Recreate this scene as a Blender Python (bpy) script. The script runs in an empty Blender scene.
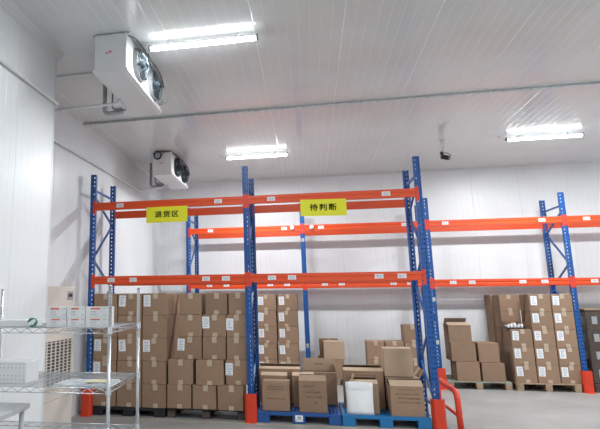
import bpy, bmesh, math, random
from mathutils import Vector, Matrix
random.seed(7)
PI = math.pi
S = bpy.context.scene
C = S.collection

# ------------------------------------------------------------------ materials
def _new(name):
    m = bpy.data.materials.new(name); m.use_nodes = True
    nt = m.node_tree
    return m, nt, nt.nodes['Principled BSDF']

def mat(name, col, rough=.5, metal=0, noise=0, nscale=8, bump=0, bscale=60, spec=.5, coat=0, rnd=0, emit=None, estr=0, trans=0, alpha=1):
    m, nt, b = _new(name)
    b.inputs['Roughness'].default_value = rough
    b.inputs['Metallic'].default_value = metal
    b.inputs['Specular IOR Level'].default_value = spec
    b.inputs['Coat Weight'].default_value = coat
    b.inputs['Transmission Weight'].default_value = trans
    b.inputs['Alpha'].default_value = alpha
    c4 = (*col, 1)
    b.inputs['Base Color'].default_value = c4
    tc = nt.nodes.new('ShaderNodeTexCoord')
    if noise:
        n = nt.nodes.new('ShaderNodeTexNoise'); n.inputs['Scale'].default_value = nscale; n.inputs['Detail'].default_value = 6
        nt.links.new(tc.outputs['Object'], n.inputs['Vector'])
        r = nt.nodes.new('ShaderNodeValToRGB')
        r.color_ramp.elements[0].position = .3; r.color_ramp.elements[1].position = .7
        r.color_ramp.elements[0].color = (*[x*(1-noise) for x in col], 1)
        r.color_ramp.elements[1].color = (*[min(1, x*(1+noise)) for x in col], 1)
        nt.links.new(n.outputs['Fac'], r.inputs['Fac'])
        out = r.outputs['Color']
        if rnd:
            oi = nt.nodes.new('ShaderNodeObjectInfo')
            mr = nt.nodes.new('ShaderNodeMapRange'); mr.inputs[3].default_value = 1-rnd; mr.inputs[4].default_value = 1+rnd
            nt.links.new(oi.outputs['Random'], mr.inputs[0])
            hs = nt.nodes.new('ShaderNodeHueSaturation')
            nt.links.new(mr.outputs[0], hs.inputs['Value']); nt.links.new(out, hs.inputs['Color']); out = hs.outputs['Color']
        nt.links.new(out, b.inputs['Base Color'])
    if bump:
        n = nt.nodes.new('ShaderNodeTexNoise'); n.inputs['Scale'].default_value = bscale
        nt.links.new(tc.outputs['Object'], n.inputs['Vector'])
        bp = nt.nodes.new('ShaderNodeBump'); bp.inputs['Strength'].default_value = bump; bp.inputs['Distance'].default_value = .01
        nt.links.new(n.outputs['Fac'], bp.inputs['Height']); nt.links.new(bp.outputs['Normal'], b.inputs['Normal'])
    if emit:
        b.inputs['Emission Color'].default_value = (*emit, 1); b.inputs['Emission Strength'].default_value = estr
    return m

def panel_mat(name, col, axis, rough, rib=.12, seam=.96, off=0., ribd=.002, seamcol=.9, grime=.05, spec=.5):
    """painted steel sandwich panel: shallow ribs every `rib`, a joint every `seam`, running across `axis` (0=x,1=y)"""
    m, nt, b = _new(name)
    L = nt.links.new
    def math_(op, a, bb=None, c=None):
        n = nt.nodes.new('ShaderNodeMath'); n.operation = op
        for i, v in enumerate((a, bb, c)):
            if v is None: continue
            if isinstance(v, (int, float)): n.inputs[i].default_value = v
            else: L(v, n.inputs[i])
        return n.outputs[0]
    tc = nt.nodes.new('ShaderNodeTexCoord'); sp = nt.nodes.new('ShaderNodeSeparateXYZ'); L(tc.outputs['Object'], sp.inputs[0])
    u = math_('SUBTRACT', sp.outputs[axis], off)
    def groove(period, half):
        d = math_('PINGPONG', u, period/2)            # 0 at the joint line
        mr = nt.nodes.new('ShaderNodeMapRange'); mr.interpolation_type = 'SMOOTHSTEP'
        mr.inputs[1].default_value = 0; mr.inputs[2].default_value = half; mr.inputs[3].default_value = 1; mr.inputs[4].default_value = 0
        L(d, mr.inputs[0]); return mr.outputs[0]
    g1 = groove(rib, .012); g2 = groove(seam, .010)
    big = nt.nodes.new('ShaderNodeTexNoise'); big.inputs['Scale'].default_value = .9; big.inputs['Detail'].default_value = 4
    L(tc.outputs['Object'], big.inputs['Vector'])
    h = math_('ADD', math_('MULTIPLY', g1, -ribd), math_('MULTIPLY', g2, -.002))
    # sheets are never quite flat
    wav = nt.nodes.new('ShaderNodeTexNoise'); wav.inputs['Scale'].default_value = 1.6; wav.inputs['Detail'].default_value = 1
    L(tc.outputs['Object'], wav.inputs['Vector'])
    h = math_('ADD', h, math_('MULTIPLY', wav.outputs['Fac'], .006))
    bp = nt.nodes.new('ShaderNodeBump'); bp.inputs['Distance'].default_value = 1; bp.inputs['Strength'].default_value = 1
    L(h, bp.inputs['Height']); L(bp.outputs['Normal'], b.inputs['Normal'])
    mx = nt.nodes.new('ShaderNodeMix'); mx.data_type = 'RGBA'
    mx.inputs[6].default_value = (*col, 1); mx.inputs[7].default_value = (*[min(1, c*seamcol) for c in col], 1); L(math_('MAXIMUM', g2, math_('MULTIPLY', g1, .28)), mx.inputs[0])
    mr = nt.nodes.new('ShaderNodeMapRange'); mr.inputs[1].default_value = .35; mr.inputs[2].default_value = .65
    mr.inputs[3].default_value = 1-grime; mr.inputs[4].default_value = 1+grime*.3; L(big.outputs['Fac'], mr.inputs[0])
    hs = nt.nodes.new('ShaderNodeHueSaturation'); L(mr.outputs[0], hs.inputs['Value']); L(mx.outputs[2], hs.inputs['Color'])
    L(hs.outputs['Color'], b.inputs['Base Color'])
    b.inputs['Roughness'].default_value = rough
    b.inputs['Specular IOR Level'].default_value = spec
    return m

def floor_mat():
    m, nt, b = _new('concrete_floor')
    L = nt.links.new
    tc = nt.nodes.new('ShaderNodeTexCoord')
    n = nt.nodes.new('ShaderNodeTexNoise'); n.inputs['Scale'].default_value = 1.3; n.inputs['Detail'].default_value = 9; n.inputs['Roughness'].default_value = .7
    L(tc.outputs['Object'], n.inputs['Vector'])
    r = nt.nodes.new('ShaderNodeValToRGB')
    r.color_ramp.elements[0].position = .3; r.color_ramp.elements[0].color = (.25, .247, .24, 1)
    r.color_ramp.elements[1].position = .7; r.color_ramp.elements[1].color = (.345, .345, .338, 1)
    L(n.outputs['Fac'], r.inputs['Fac']); L(r.outputs['Color'], b.inputs['Base Color'])
    b.inputs['Roughness'].default_value = .45
    n2 = nt.nodes.new('ShaderNodeTexNoise'); n2.inputs['Scale'].default_value = 40
    L(tc.outputs['Object'], n2.inputs['Vector'])
    bp = nt.nodes.new('ShaderNodeBump'); bp.inputs['Strength'].default_value = .15; bp.inputs['Distance'].default_value = .01
    L(n2.outputs['Fac'], bp.inputs['Height']); L(bp.outputs['Normal'], b.inputs['Normal'])
    return m

M = dict(
    card=mat('cardboard', (.285, .188, .127), .85, noise=.07, nscale=5, rnd=.10, spec=.2),
    cardin=mat('cardboard_inside', (.30, .205, .135), .9, noise=.06, nscale=6, spec=.2),
    pale=mat('pale_cardboard', (.42, .31, .22), .85, noise=.06, nscale=5, spec=.2),
    tape=mat('packing_tape', (.47, .37, .27), .35, noise=.05, nscale=30, coat=.2),
    label=mat('label_paper', (.78, .80, .83), .6),
    print=mat('label_print', (.28, .30, .34), .6),
    ink=mat('marker_ink', (.012, .011, .012), .6),
    blue=mat('blue_rack_steel', (.007, .078, .29), .38, noise=.06, nscale=3, spec=.5),
    blued=mat('blue_rack_steel_rear', (.007, .078, .29), .38, noise=.06, nscale=3, spec=.5),
    orange=mat('orange_beam_steel', (.66, .068, .012), .36, noise=.05, nscale=3, spec=.5),
    red=mat('red_guard_steel', (.62, .042, .012), .42, noise=.06, nscale=6),
    galv=mat('galvanised_steel', (.66, .68, .70), .35, metal=.35, noise=.15, nscale=20),
    chrome=mat('chrome_wire', (.62, .64, .66), .25, metal=.9),
    steel=mat('brushed_stainless', (.60, .62, .63), .4, metal=.5, noise=.06, nscale=12),
    white=mat('white_painted_metal', (.74, .75, .76), .35),
    plasticw=mat('white_plastic', (.72, .73, .74), .4),
    grey=mat('grey_plastic', (.30, .31, .32), .5),
    black=mat('black_plastic', (.012, .013, .015), .4),
    guard=mat('fan_guard_metal', (.16, .21, .24), .45, metal=.7),
    dark=mat('dark_fan_metal', (.03, .04, .05), .35, metal=.3),
    fin=mat('coil_fins', (.28, .29, .30), .45, metal=.6),
    beige=mat('beige_painted_metal', (.60, .54, .49), .5),
    wood=mat('pallet_wood', (.33, .235, .155), .8, noise=.25, nscale=9, rnd=.12),
    woodg=mat('weathered_pallet_wood', (.30, .31, .25), .8, noise=.2, nscale=9, rnd=.1),
    woodd=mat('dark_pallet_wood', (.085, .06, .045), .8, noise=.25, nscale=9, rnd=.12),
    pblue=mat('blue_pallet_plastic', (.01, .075, .27), .4),
    pblue2=mat('light_blue_pallet_plastic', (.008, .15, .37), .4),
    pblack=mat('black_pallet_plastic', (.012, .013, .016), .5),
    yellow=mat('yellow_sign', (.68, .66, .015), .45),
    foam=mat('pipe_insulation', (.40, .42, .43), .6, bump=.4, bscale=60),
    lamp=mat('lamp_diffuser', (.9, .9, .9), .4, emit=(.93, .97, 1.0), estr=11),
    film=mat('plastic_film', (.55, .60, .62), .2, noise=.1, nscale=20),
    cream=mat('cream_paper', (.66, .62, .42), .6),
    green=mat('green_tape', (.02, .22, .10), .35),
    redp=mat('red_print', (.65, .12, .05), .5),
    redlogo=mat('red_logo', (.45, .02, .03), .4),
    wrap=mat('shaded_carton_wrap', (.06, .042, .034), .4, noise=.3, nscale=14, bump=.5, bscale=25, coat=.3),  # wrapped brown cartons, colour darkened for the shadow they stand in
    line=mat('floor_paint', (.46, .42, .29), .6, noise=.15, nscale=10),
    floor=floor_mat(),
    wallx=panel_mat('wall_panels_back', (.79, .81, .825), 0, .33, off=.35),
    wally=panel_mat('wall_panels_side', (.76, .78, .795), 1, .33, off=.35),
    ceil=panel_mat('ceiling_panels', (.735, .755, .755), 0, .16, off=.05, ribd=.0016, seamcol=1.3),
    trim=mat('white_trim', (.66, .67, .68), .4),
)

# ------------------------------------------------------------------ mesh helpers
def BM(): return bmesh.new()

def box(bm, a, b, mi=0, mtx=None):
    x0, y0, z0 = a; x1, y1, z1 = b
    vs = [Vector(p) for p in ((x0,y0,z0),(x1,y0,z0),(x1,y1,z0),(x0,y1,z0),(x0,y0,z1),(x1,y0,z1),(x1,y1,z1),(x0,y1,z1))]
    if mtx: vs = [mtx @ v for v in vs]
    v = [bm.verts.new(p) for p in vs]
    fs = []
    for f in ((3,2,1,0),(4,5,6,7),(0,1,5,4),(1,2,6,5),(2,3,7,6),(3,0,4,7)):
        q = bm.faces.new([v[i] for i in f]); q.material_index = mi; fs.append(q)
    return v, fs

def rbox(bm, a, b, r=.004, seg=1, mi=0, mtx=None):
    v, fs = box(bm, a, b, mi, mtx)
    es = list({e for f in fs for e in f.edges})
    bmesh.ops.bevel(bm, geom=es, offset=r, segments=seg, affect='EDGES', profile=.5)

def tube(bm, pts, r, n=8, mi=0, cap=True, closed=False):
    pts = [Vector(p) for p in pts]
    N = len(pts); rings = []
    up = None
    for i, p in enumerate(pts):
        if closed: t = (pts[(i+1) % N]-pts[i-1]).normalized()
        elif i == 0: t = (pts[1]-p).normalized()
        elif i == N-1: t = (p-pts[i-1]).normalized()
        else: t = ((pts[i+1]-p).normalized()+(p-pts[i-1]).normalized()).normalized()
        if up is None:
            up = t.orthogonal().normalized()
        else:
            up = (up - t*up.dot(t))
            up = up.normalized() if up.length > 1e-6 else t.orthogonal().normalized()
        s = t.cross(up)
        rr = r
        rings.append([bm.verts.new(p + (up*math.cos(a)+s*math.sin(a))*rr) for a in [2*PI*k/n for k in range(n)]])
    M_ = N if closed else N-1
    for i in range(M_):
        A, B = rings[i], rings[(i+1) % N]
        for k in range(n):
            f = bm.faces.new((A[k], A[(k+1) % n], B[(k+1) % n], B[k])); f.material_index = mi; f.smooth = n > 5
    if cap and not closed:
        bm.faces.new(rings[0][::-1]).material_index = mi
        bm.faces.new(rings[-1]).material_index = mi

def arc_path(pts, rad, seg=5):
    """round the corners of a polyline"""
    P = [Vector(p) for p in pts]; out = [P[0]]
    for i in range(1, len(P)-1):
        a = (P[i-1]-P[i]).normalized(); b = (P[i+1]-P[i]).normalized()
        d = min(rad, (P[i-1]-P[i]).length*.49, (P[i+1]-P[i]).length*.49)
        s, e = P[i]+a*d, P[i]+b*d
        for k in range(seg+1):
            t = k/seg
            out.append(s*(1-t)**2 + P[i]*2*t*(1-t) + e*t*t)
    out.append(P[-1]); return out

def prism(bm, prof, x0, x1, axis=0, mi=0):
    """extrude closed 2D profile (list of (u,v)) along an axis. axis 0: (y,z), axis 1: (x,z), axis 2: (x,y)"""
    def P(t, u, v): return (t,u,v) if axis == 0 else ((u,t,v) if axis == 1 else (u,v,t))
    A = [bm.verts.new(P(x0,*p)) for p in prof]; B = [bm.verts.new(P(x1,*p)) for p in prof]
    n = len(prof)
    for i in range(n):
        bm.faces.new((A[i], A[(i+1)%n], B[(i+1)%n], B[i])).material_index = mi
    bm.faces.new(A[::-1]).material_index = mi; bm.faces.new(B).material_index = mi

def obj(name, bm, m, parent=None, loc=None, rz=0):
    bmesh.ops.recalc_face_normals(bm, faces=bm.faces)
    me = bpy.data.meshes.new(name); bm.to_mesh(me); bm.free()
    for x in (m if isinstance(m, (list, tuple)) else [m]): me.materials.append(M[x] if isinstance(x, str) else x)
    o = bpy.data.objects.new(name, me); C.objects.link(o)
    if parent: o.parent = parent
    if loc: o.location = loc
    o.rotation_euler.z = rz
    return o

def link(o, name, parent, loc=(0,0,0), rot=(0,0,0), scale=(1,1,1)):
    c = o.copy(); c.name = name; C.objects.link(c); c.parent = parent; c.location = loc; c.rotation_euler = rot; c.scale = scale
    return c

def tag(o, label, cat, group=None, kind=None):
    o['label'] = label; o['category'] = cat
    if group: o['group'] = group
    if kind: o['kind'] = kind
    return o

def thing(name, label, cat, loc=(0,0,0), rz=0, group=None):
    o = bpy.data.objects.new(name, None); C.objects.link(o); o.empty_display_size = .1
    o.location = loc; o.rotation_euler.z = rz
    return tag(o, label, cat, group)

def struct(name, bm, m, label=None):
    o = obj(name, bm, m); o['kind'] = 'structure'
    if label: o['label'] = label
    return o

# ------------------------------------------------------------------ the room
ZC = 4.629          # ceiling height
XL, XP, YP = -.17, .57, -2.66     # recessed left wall, projecting left wall, end of the projection
XR, YB, YF = 13.4, 5.0, -11.5
T = .1
bm = BM(); box(bm, (XL-.2, YF-.2, -.1), (XR+.2, YB+.2, 0)); struct('floor', bm, 'floor', 'grey worn concrete floor')
bm = BM(); box(bm, (XL-.2, YF-.2, ZC), (XR+.2, YB+.2, ZC+T)); struct('ceiling', bm, 'ceil', 'grey glossy ribbed metal panel ceiling')
bm = BM(); box(bm, (XL-T, YB, 0), (XR+T, YB+T, ZC)); struct('wall_back', bm, 'wallx', 'white ribbed panel wall behind the racks')
bm = BM(); box(bm, (XL-T, YP, 0), (XL, YB, ZC)); struct('wall_left', bm, 'wally', 'white panel wall beside the left rack end')
bm = BM()
box(bm, (XL-T, YF, 0), (XP, YP, ZC)); struct('wall_left_near', bm, 'wally', 'projecting white panel wall at the left edge')
bm = BM(); box(bm, (XR, YF, 0), (XR+T, YB, ZC)); struct('wall_right', bm, 'wally')
bm = BM(); box(bm, (XL-T, YF-T, 0), (XR+T, YF, ZC)); struct('wall_front', bm, 'wallx')
# coving along the ceiling of the projecting wall
bm = BM(); prism(bm, [(XP, ZC-.075), (XP+.008, ZC-.075), (XP+.075, ZC-.008), (XP+.075, ZC), (XP, ZC)], YF, YP+.05, axis=1); struct('trim_1', bm, 'trim')
bm = BM(); prism(bm, [(XL, ZC-.03), (XL+.03, ZC), (XL, ZC)], YP, YB, axis=1); struct('trim_2', bm, 'trim')
bm = BM(); prism(bm, [(YB, ZC-.03), (YB-.03, ZC), (YB, ZC)], XL, XR, axis=0); struct('trim_3', bm, 'trim')
# corner angle on the projecting wall's end, joint covers on its face
bm = BM(); box(bm, (XP-.03, YP, 0), (XP+.003, YP+.003, ZC-.08)); box(bm, (XP, YP-.03, 0), (XP+.003, YP, ZC-.08)); struct('trim_4', bm, 'trim')
bm = BM(); box(bm, (XL, -2.04, ZC-.02), (1.22, -1.97, ZC)); struct('trim_5', bm, 'trim')
# painted floor lines
bm = BM(); box(bm, (.15, -.19, 0), (5.38, -.14, .0012)); struct('trim_6', bm, 'line', 'faded yellow line painted along the rack front')
bm = BM(); box(bm, (5.38, -1.9, 0), (5.43, -.14, .0012)); struct('trim_7', bm, 'line')

# ------------------------------------------------------------------ lamps
LAMP_W = 80
def make_lamp(label, loc):
    t = thing('batten_lamp', label, 'lamp', loc, 0, 'batten lamps under the ceiling')
    n = 14; r = .037
    ld = bpy.data.lights.new('batten_light', 'AREA'); ld.shape = 'RECTANGLE'; ld.size = 1.18; ld.size_y = .05; ld.energy = LAMP_W; ld.color = (.95, .98, 1.0)
    lo = bpy.data.objects.new('light', ld); C.objects.link(lo); lo.parent = t; lo.location = (0, 0, -.0385)
    bm = BM()
    pr = [(math.cos(a)*r, math.sin(a)*r) for a in [math.radians(190+160*k/n) for k in range(n+1)]]
    prism(bm, pr + [(.02, .012), (-.02, .012)], -.6, .6)
    d = obj('diffuser', bm, 'lamp', t)
    bm = BM()
    prism(bm, [(-.030, .004), (.030, .004), (.022, .030), (-.022, .030)], -.605, .605)
    obj('housing', bm, 'white', t)
    for s in (-1, 1):
        bm = BM(); pr2 = [(math.cos(a)*.036, math.sin(a)*.036) for a in [2*PI*k/16 for k in range(16)]]
        prism(bm, pr2, s*.601, s*.63); obj('end_cap', bm, 'grey', t)
        bm = BM(); box(bm, (s*.4-.02, -.02, .030), (s*.4+.02, .02, .068)); obj('mounting_clip', bm, 'galv', t)
    bm = BM(); tube(bm, arc_path([(-.63, 0, 0), (-.68, .01, .01), (-.72, -.02, .03), (-.76, 0, .062)], .03), .006); obj('power_cable', bm, 'plasticw', t)
    return t
ZL = ZC-.068
lamp0 = make_lamp('long bright batten lamp nearest the big fan cooler, highest in the picture', (2.345, -2.66, ZL))
def dup_tree(root, loc, label):
    r = root.copy(); C.objects.link(r); r.location = loc; r['label'] = label
    for ch in list(root.children):
        c = ch.copy(); C.objects.link(c); c.parent = r
        for g in list(ch.children):
            d = g.copy(); C.objects.link(d); d.parent = c
    return r
for q_ in lamp0.children:
    if q_.type == 'LIGHT': LIGHT_ = q_
dup_tree(lamp0, (2.475, 2.50, ZL), 'bright batten lamp above the top of the middle blue upright')
dup_tree(lamp0, (7.645, 2.40, ZL), 'bright batten lamp at the right, above the right-hand rack bay')
# unseen lamps added beside and behind the viewer to brighten the room
for p in ((7.6, -2.66, ZL), (7.6, -7.8, ZL), (4.6, -9.6, ZL), (12.4, -2.66, ZL), (12.4, 2.4, ZL)):
    dup_tree(lamp0, p, 'added fill lamp under the ceiling outside the picture')

own = LIGHT_.data.copy(); own.energy = 34; LIGHT_.data = own      # dimmed to keep the near left wall from blowing out

# ------------------------------------------------------------------ ceiling conduit and pipes
bm = BM(); tube(bm, [(XL+.005, -.1, ZC-.022), (XR-.01, -.1, ZC-.022)], .02, 10)
for x in (2.62, 6.6, 9.6): tube(bm, [(x-.04, -.1, ZC-.022), (x+.04, -.1, ZC-.022)], .0215, 10)
co = tag(obj('ceiling_conduit', bm, 'galv'), 'long galvanised conduit running straight across the ceiling', 'pipe')
# drain pipe running along the left walls to the far cooler
def rail_pipe(name, pts, r, label, m='white', rad=.05):
    bm = BM(); tube(bm, arc_path(pts, rad), r, 10); return tag(obj(name, bm, m), label, 'pipe')
rail_pipe('wall_pipe', [(XP+.03, YF+.01, 3.975), (XP+.03, YP+.03, 3.985), (XL+.03, YP+.035, 3.987), (XL+.03, 2.96, 4.075), (.56, 2.76, 4.085), (.56, 2.76, 4.127)], .02,
          'white drain pipe running along both left walls to the far fan cooler')
rail_pipe('drain_pipe', [(XL+.005, -2.2, 4.075), (1.205, -2.2, 4.10), (1.205, -2.2, 4.148)], .019, 'short white drain pipe under the near fan cooler')
for k, (x, y, z) in enumerate(((.88, -1.85, 4.05), (.16, 2.85, 4.05))):
    far = k == 1
    t = thing('insulated_pipe', 'grey insulated refrigerant pipe hanging behind the %s fan cooler' % ('far' if far else 'near'), 'pipe', (x, y, ZC), 0, 'insulated pipes behind the coolers')
    bm = BM(); xe = (1.13-x) if not far else (.43-x)
    tube(bm, arc_path([(0,0,0), (0,0,-.52), (xe-.005,.04,-.50)], .07, 6), .028, 12); obj('insulation', bm, 'foam', t)
    bm = BM(); tube(bm, arc_path([(.07,.1,0), (.07,.1,-.43), (xe+.01,.1,-.45)], .05, 6), .013, 10); obj('copper_line', bm, 'foam', t)
    bm = BM()
    for q in range(4): tube(bm, [(.10+.035*q, .08, -.42), (.11+.035*q, .08, -.56+.02*q)], .012, 8)
    obj('valve_cluster', bm, 'galv', t)

# ------------------------------------------------------------------ fan coolers
def make_cooler(label, loc, fanmat, coil=False):
    """local: x 0..-.37 depth, front (fan) face at x=0; y 0..1.44; z 0 bottom .. .455"""
    t = thing('fan_cooler', label, 'cooler', loc, 0, 'ceiling fan coolers')
    W, Ln, H = .37, 1.44, .455
    bm = BM(); 
    rbox(bm, (-W, 0, .02), (0, Ln, H), .006)
    obj('casing', bm, 'white', t)
    bm = BM()
    prism(bm, [(-W-.012, .05), (-W-.012, .018), (-W+.03, 0), (-.03, 0), (.018, .018), (.018, .05)], -.015, Ln+.015, axis=1)
    obj('drip_tray', bm, 'white', t)
    bm = BM()
    for k in range(72): box(bm, (-W-.010, .06+k*.0184, .07), (-W+.001, .064+k*.0184, H-.03))
    obj('coil_fins', bm, 'fin', t)
    bm = BM()
    for y in (.02, Ln-.06):
        box(bm, (-W-.03, y, H), (.03, y+.035, H+.018))
    for x in (-W, -.02): box(bm, (x, -.005, H), (x+.02, Ln+.005, H+.008))
    obj('mounting_rail', bm, 'galv', t)
    for x in (-W+.02, -.02):
        for y in (.037, Ln-.043):
            bm = BM(); tube(bm, [(x, y, H+.01), (x, y, ZC-loc[2]-.0005)], .006, 8); obj('hanger_bolt', bm, 'galv', t)
    for i, y in enumerate((.42, 1.04)):
        g = bpy.data.objects.new('fan', None); C.objects.link(g); g.parent = t; g.location = (0, y, .245)
        bm = BM(); R = .19
        # shroud ring
        prof = []
        n = 36
        for (r0, x0), (r1, x1) in (((R+.012, 0), (R, .05)), ((R, .05), (R-.006, .05)), ((R-.006, .05), (R-.006, 0))):
            A = [bm.verts.new((x0, r0*math.cos(2*PI*k/n), r0*math.sin(2*PI*k/n))) for k in range(n)]
            B = [bm.verts.new((x1, r1*math.cos(2*PI*k/n), r1*math.sin(2*PI*k/n))) for k in range(n)]
            for k in range(n): bm.faces.new((A[k], A[(k+1)%n], B[(k+1)%n], B[k])).smooth = True
        obj('shroud', bm, 'dark' if coil else 'grey', g)
        bm = BM()
        for r, x in ((.19,.06),(.17,.078),(.15,.090),(.13,.098),(.11,.104),(.09,.108),(.07,.110),(.05,.111)):
            tube(bm, [(x, r*math.cos(2*PI*k/28), r*math.sin(2*PI*k/28)) for k in range(28)], .0022, 5, closed=True)
        for k in range(8):
            a = 2*PI*k/8
            tube(bm, [(x, r*math.cos(a), r*math.sin(a)) for r, x in ((.195,.0),(.192,.055),(.15,.092),(.1,.108),(.045,.113))], .0034, 5)
        obj('fan_guard', bm, fanmat, g)
        bm = BM()
        tube(bm, [(.0, 0, 0), (.1, 0, 0)], .045, 16); tube(bm, [(.1, 0, 0), (.135, 0, 0)], .034, 16)
        obj('motor', bm, 'dark', g)
        bm = BM()
        for k in range(5):
            mt = Matrix.Rotation(2*PI*k/5+i, 4, 'X')
            pts = [(.03,.04,-.018),(.05,.04,.02),(.075,.165,.075),(.02,.17,-.03)]
            vs = [bm.verts.new(mt @ Vector(p)) for p in pts]; vs2 = [bm.verts.new(mt @ (Vector(p)+Vector((.003,0,0)))) for p in pts]
            bm.faces.new(vs); bm.faces.new(vs2[::-1])
            for q in range(4): bm.faces.new((vs[q], vs[(q+1)%4], vs2[(q+1)%4], vs2[q]))
        obj('fan_blades', bm, 'dark', g)
    bm = BM(); tube(bm, arc_path([(.01, .04, H-.02), (.06, .15, H+.0), (.12, .42, H-.08), (.14, .55, H-.24)], .08), .006, 6)
    tube(bm, arc_path([(.12, .44, H-.06), (.06, .7, H+.01), (.12, 1.04, H-.08), (.14, 1.1, H-.24)], .08), .006, 6)
    obj('fan_cable', bm, 'black', t)
    bm = BM(); rbox(bm, (.0, 1.30, .10), (.05, 1.38, .17), .005); tube(bm, [(.05, 1.34, .135), (.10, 1.36, .15)], .02, 10); obj('sensor_box', bm, 'grey', t)
    # maker's oval badge on the end panel
    bm = BM(); n = 20
    for (cx, cz, rx, rz, y) in ((-.205, .245, .035, .014, -.002),):
        A = [bm.verts.new((cx+rx*math.cos(2*PI*k/n), 0, cz+rz*math.sin(2*PI*k/n)+.25*rx*math.cos(2*PI*k/n))) for k in range(n)]
        B = [bm.verts.new((v.co.x, y, v.co.z)) for v in A]
        bm.faces.new(B)
        for k in range(n): bm.faces.new((A[k], A[(k+1)%n], B[(k+1)%n], B[k]))
    b_ = obj('badge', bm, 'redlogo', t); b_['label'] = 'small red oval badge'
    bm = BM()
    box(bm, (-.225, -.003, .238), (-.19, -.0021, .252)); obj('badge_mark', bm, 'label', b_)
    if coil:
        bm = BM(); pts = []
        for k in range(64):
            a = 2*PI*k/16; pts.append((-.27+.075*math.cos(a), -.025-.012*(k//16), .40+.075*math.sin(a)))
        tube(bm, pts, .011, 6)
        tube(bm, arc_path([(-.2, -.03, .38), (-.15, -.04, .44), (-.1, -.02, .47), (.02, .1, .46)], .04), .006, 6)
        c_ = obj('cable_coil', bm, 'black', t); c_['label'] = 'coiled black cable hooked on the end panel'
    return t
make_cooler('white ceiling fan cooler at upper left, the bigger looking of the two', (1.56, -3.0, 4.15), 'guard')
make_cooler('smaller looking white ceiling fan cooler above the left yellow sign', (.855, 1.89, 4.13), 'dark', True)

# ------------------------------------------------------------------ ceiling camera
t = thing('security_camera', 'small black security camera on a pale ceiling bracket', 'camera', (5.95, 2.42, ZC))
bm = BM(); tube(bm, [(0,0,0), (0,0,-.02)], .05, 16); tube(bm, arc_path([(0,0,-.02), (.0,0,-.10), (.03,.08,-.16), (.0,.14,-.20)], .04), .032, 10); obj('bracket', bm, 'plasticw', t)
bm = BM(); rbox(bm, (-.03,.10,-.25), (.03,.17,-.19), .01); obj('joint', bm, 'black', t)
bm = BM(); tube(bm, [(0, .14, -.29), (.09, .04, -.34)], .045, 16); obj('housing', bm, 'black', t)
bm = BM(); tube(bm, [(.09, .04, -.34), (.10, .03, -.345)], .03, 16); obj('lens', bm, 'dark', t)
bm = BM(); tube(bm, arc_path([(.0, .12, -.22), (.09, .12, -.22), (.16, .1, -.28), (.09, .06, -.33)], .06), .008, 6); obj('cable', bm, 'black', t)

# ------------------------------------------------------------------ pallet racks
LB, DR, HR = 2.5, .9224, 3.755
ZT, ZM, BH = 3.2817, 2.0897, .126
PW, PD = .088, .065
def post_mesh():
    bm = BM(); pitch = .068; hw, hh = .0085, .0125
    n = int(HR/pitch)
    def grid(us, holes_u, P):
        zs = [0.]
        for k in range(n): zs += [.02+k*pitch-hh+.006, .02+k*pitch+hh+.006]
        zs.append(HR)
        V = {}
        def vert(i, j):
            if (i, j) not in V: V[(i, j)] = bm.verts.new(P(us[i], zs[j]))
            return V[(i, j)]
        for j in range(len(zs)-1):
            for i in range(len(us)-1):
                if j % 2 == 1 and i in holes_u: continue
                bm.faces.new((vert(i,j), vert(i+1,j), vert(i+1,j+1), vert(i,j+1)))
    h = PW/2
    grid([-h, -.022-hw, -.022+hw, .022-hw, .022+hw, h], (1, 3), lambda u, z: (u, 0, z))
    for s in (-1, 1):
        grid([0, .025, .036, PD], (1,), lambda u, z, s=s: (s*h, u, z))
        grid([0, .03], (), lambda u, z, s=s: (s*(h-u), PD, z))
    bmesh.ops.remove_doubles(bm, verts=bm.verts, dist=1e-5)
    bmesh.ops.solidify(bm, geom=bm.faces[:], thickness=.0022)
    # foot plate
    box(bm, (-.06, -.02, 0), (.06, PD+.02, .006))
    me = bpy.data.meshes.new('upright_post'); bm.to_mesh(me); bm.free(); me.materials.append(M['blue']); return me
POST = post_mesh()

def beam_mesh():
    bm = BM(); x = LB/2-PW/2-.001
    h = BH
    prism(bm, [(.004,0),(0,-.004),(0,-.046),(.007,-.053),(.007,-.071),(0,-.078),(0,-h+.004),(.004,-h),(.048,-h),(.048,0)], -x, x)
    me = bpy.data.meshes.new('beam'); bm.to_mesh(me); bm.free(); me.materials.append(M['orange']); return me
BEAM = beam_mesh()
def conn_mesh():
    # bolted end plate that wraps the half of the post face next to the beam (built for the beam's left end)
    bm = BM(); x0 = -LB/2+.0015; x1 = -LB/2+PW/2
    rbox(bm, (x0, -.005, -.185), (x1, -.001, .028), .001)
    box(bm, (x1-.0015, -.005, -.185), (x1+.002, .05, .028))
    for z in (.01, -.045, -.11, -.165):
        tube(bm, [(x0+.019, -.005, z), (x0+.019, -.0095, z)], .0065, 8)
    me = bpy.data.meshes.new('beam_connector'); bm.to_mesh(me); bm.free(); me.materials.append(M['red']); return me
CONN = conn_mesh()
def lab_mesh(w=.118, h=.062):
    bm = BM(); box(bm, (-w/2, -.0022, -h/2), (w/2, -.0002, h/2))
    x = -w*.4
    while x < w*.4:
        d = random.choice((.002, .003, .005)); box(bm, (x, -.0028, -h*.18), (x+d, -.0022, h*.34), 1); x += d+random.choice((.003, .004))
    box(bm, (-w*.3, -.0028, -h*.38), (w*.3, -.0022, -h*.28), 1)
    me = bpy.data.meshes.new('beam_label'); bm.to_mesh(me); bm.free(); me.materials.append(M['label']); me.materials.append(M['print']); return me
BLAB = lab_mesh()

def inst(name, me, parent, loc=(0,0,0), scale=(1,1,1), rz=0):
    o = bpy.data.objects.new(name, me); C.objects.link(o); o.parent = parent; o.location = loc; o.scale = scale; o.rotation_euler.z = rz; return o

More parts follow.
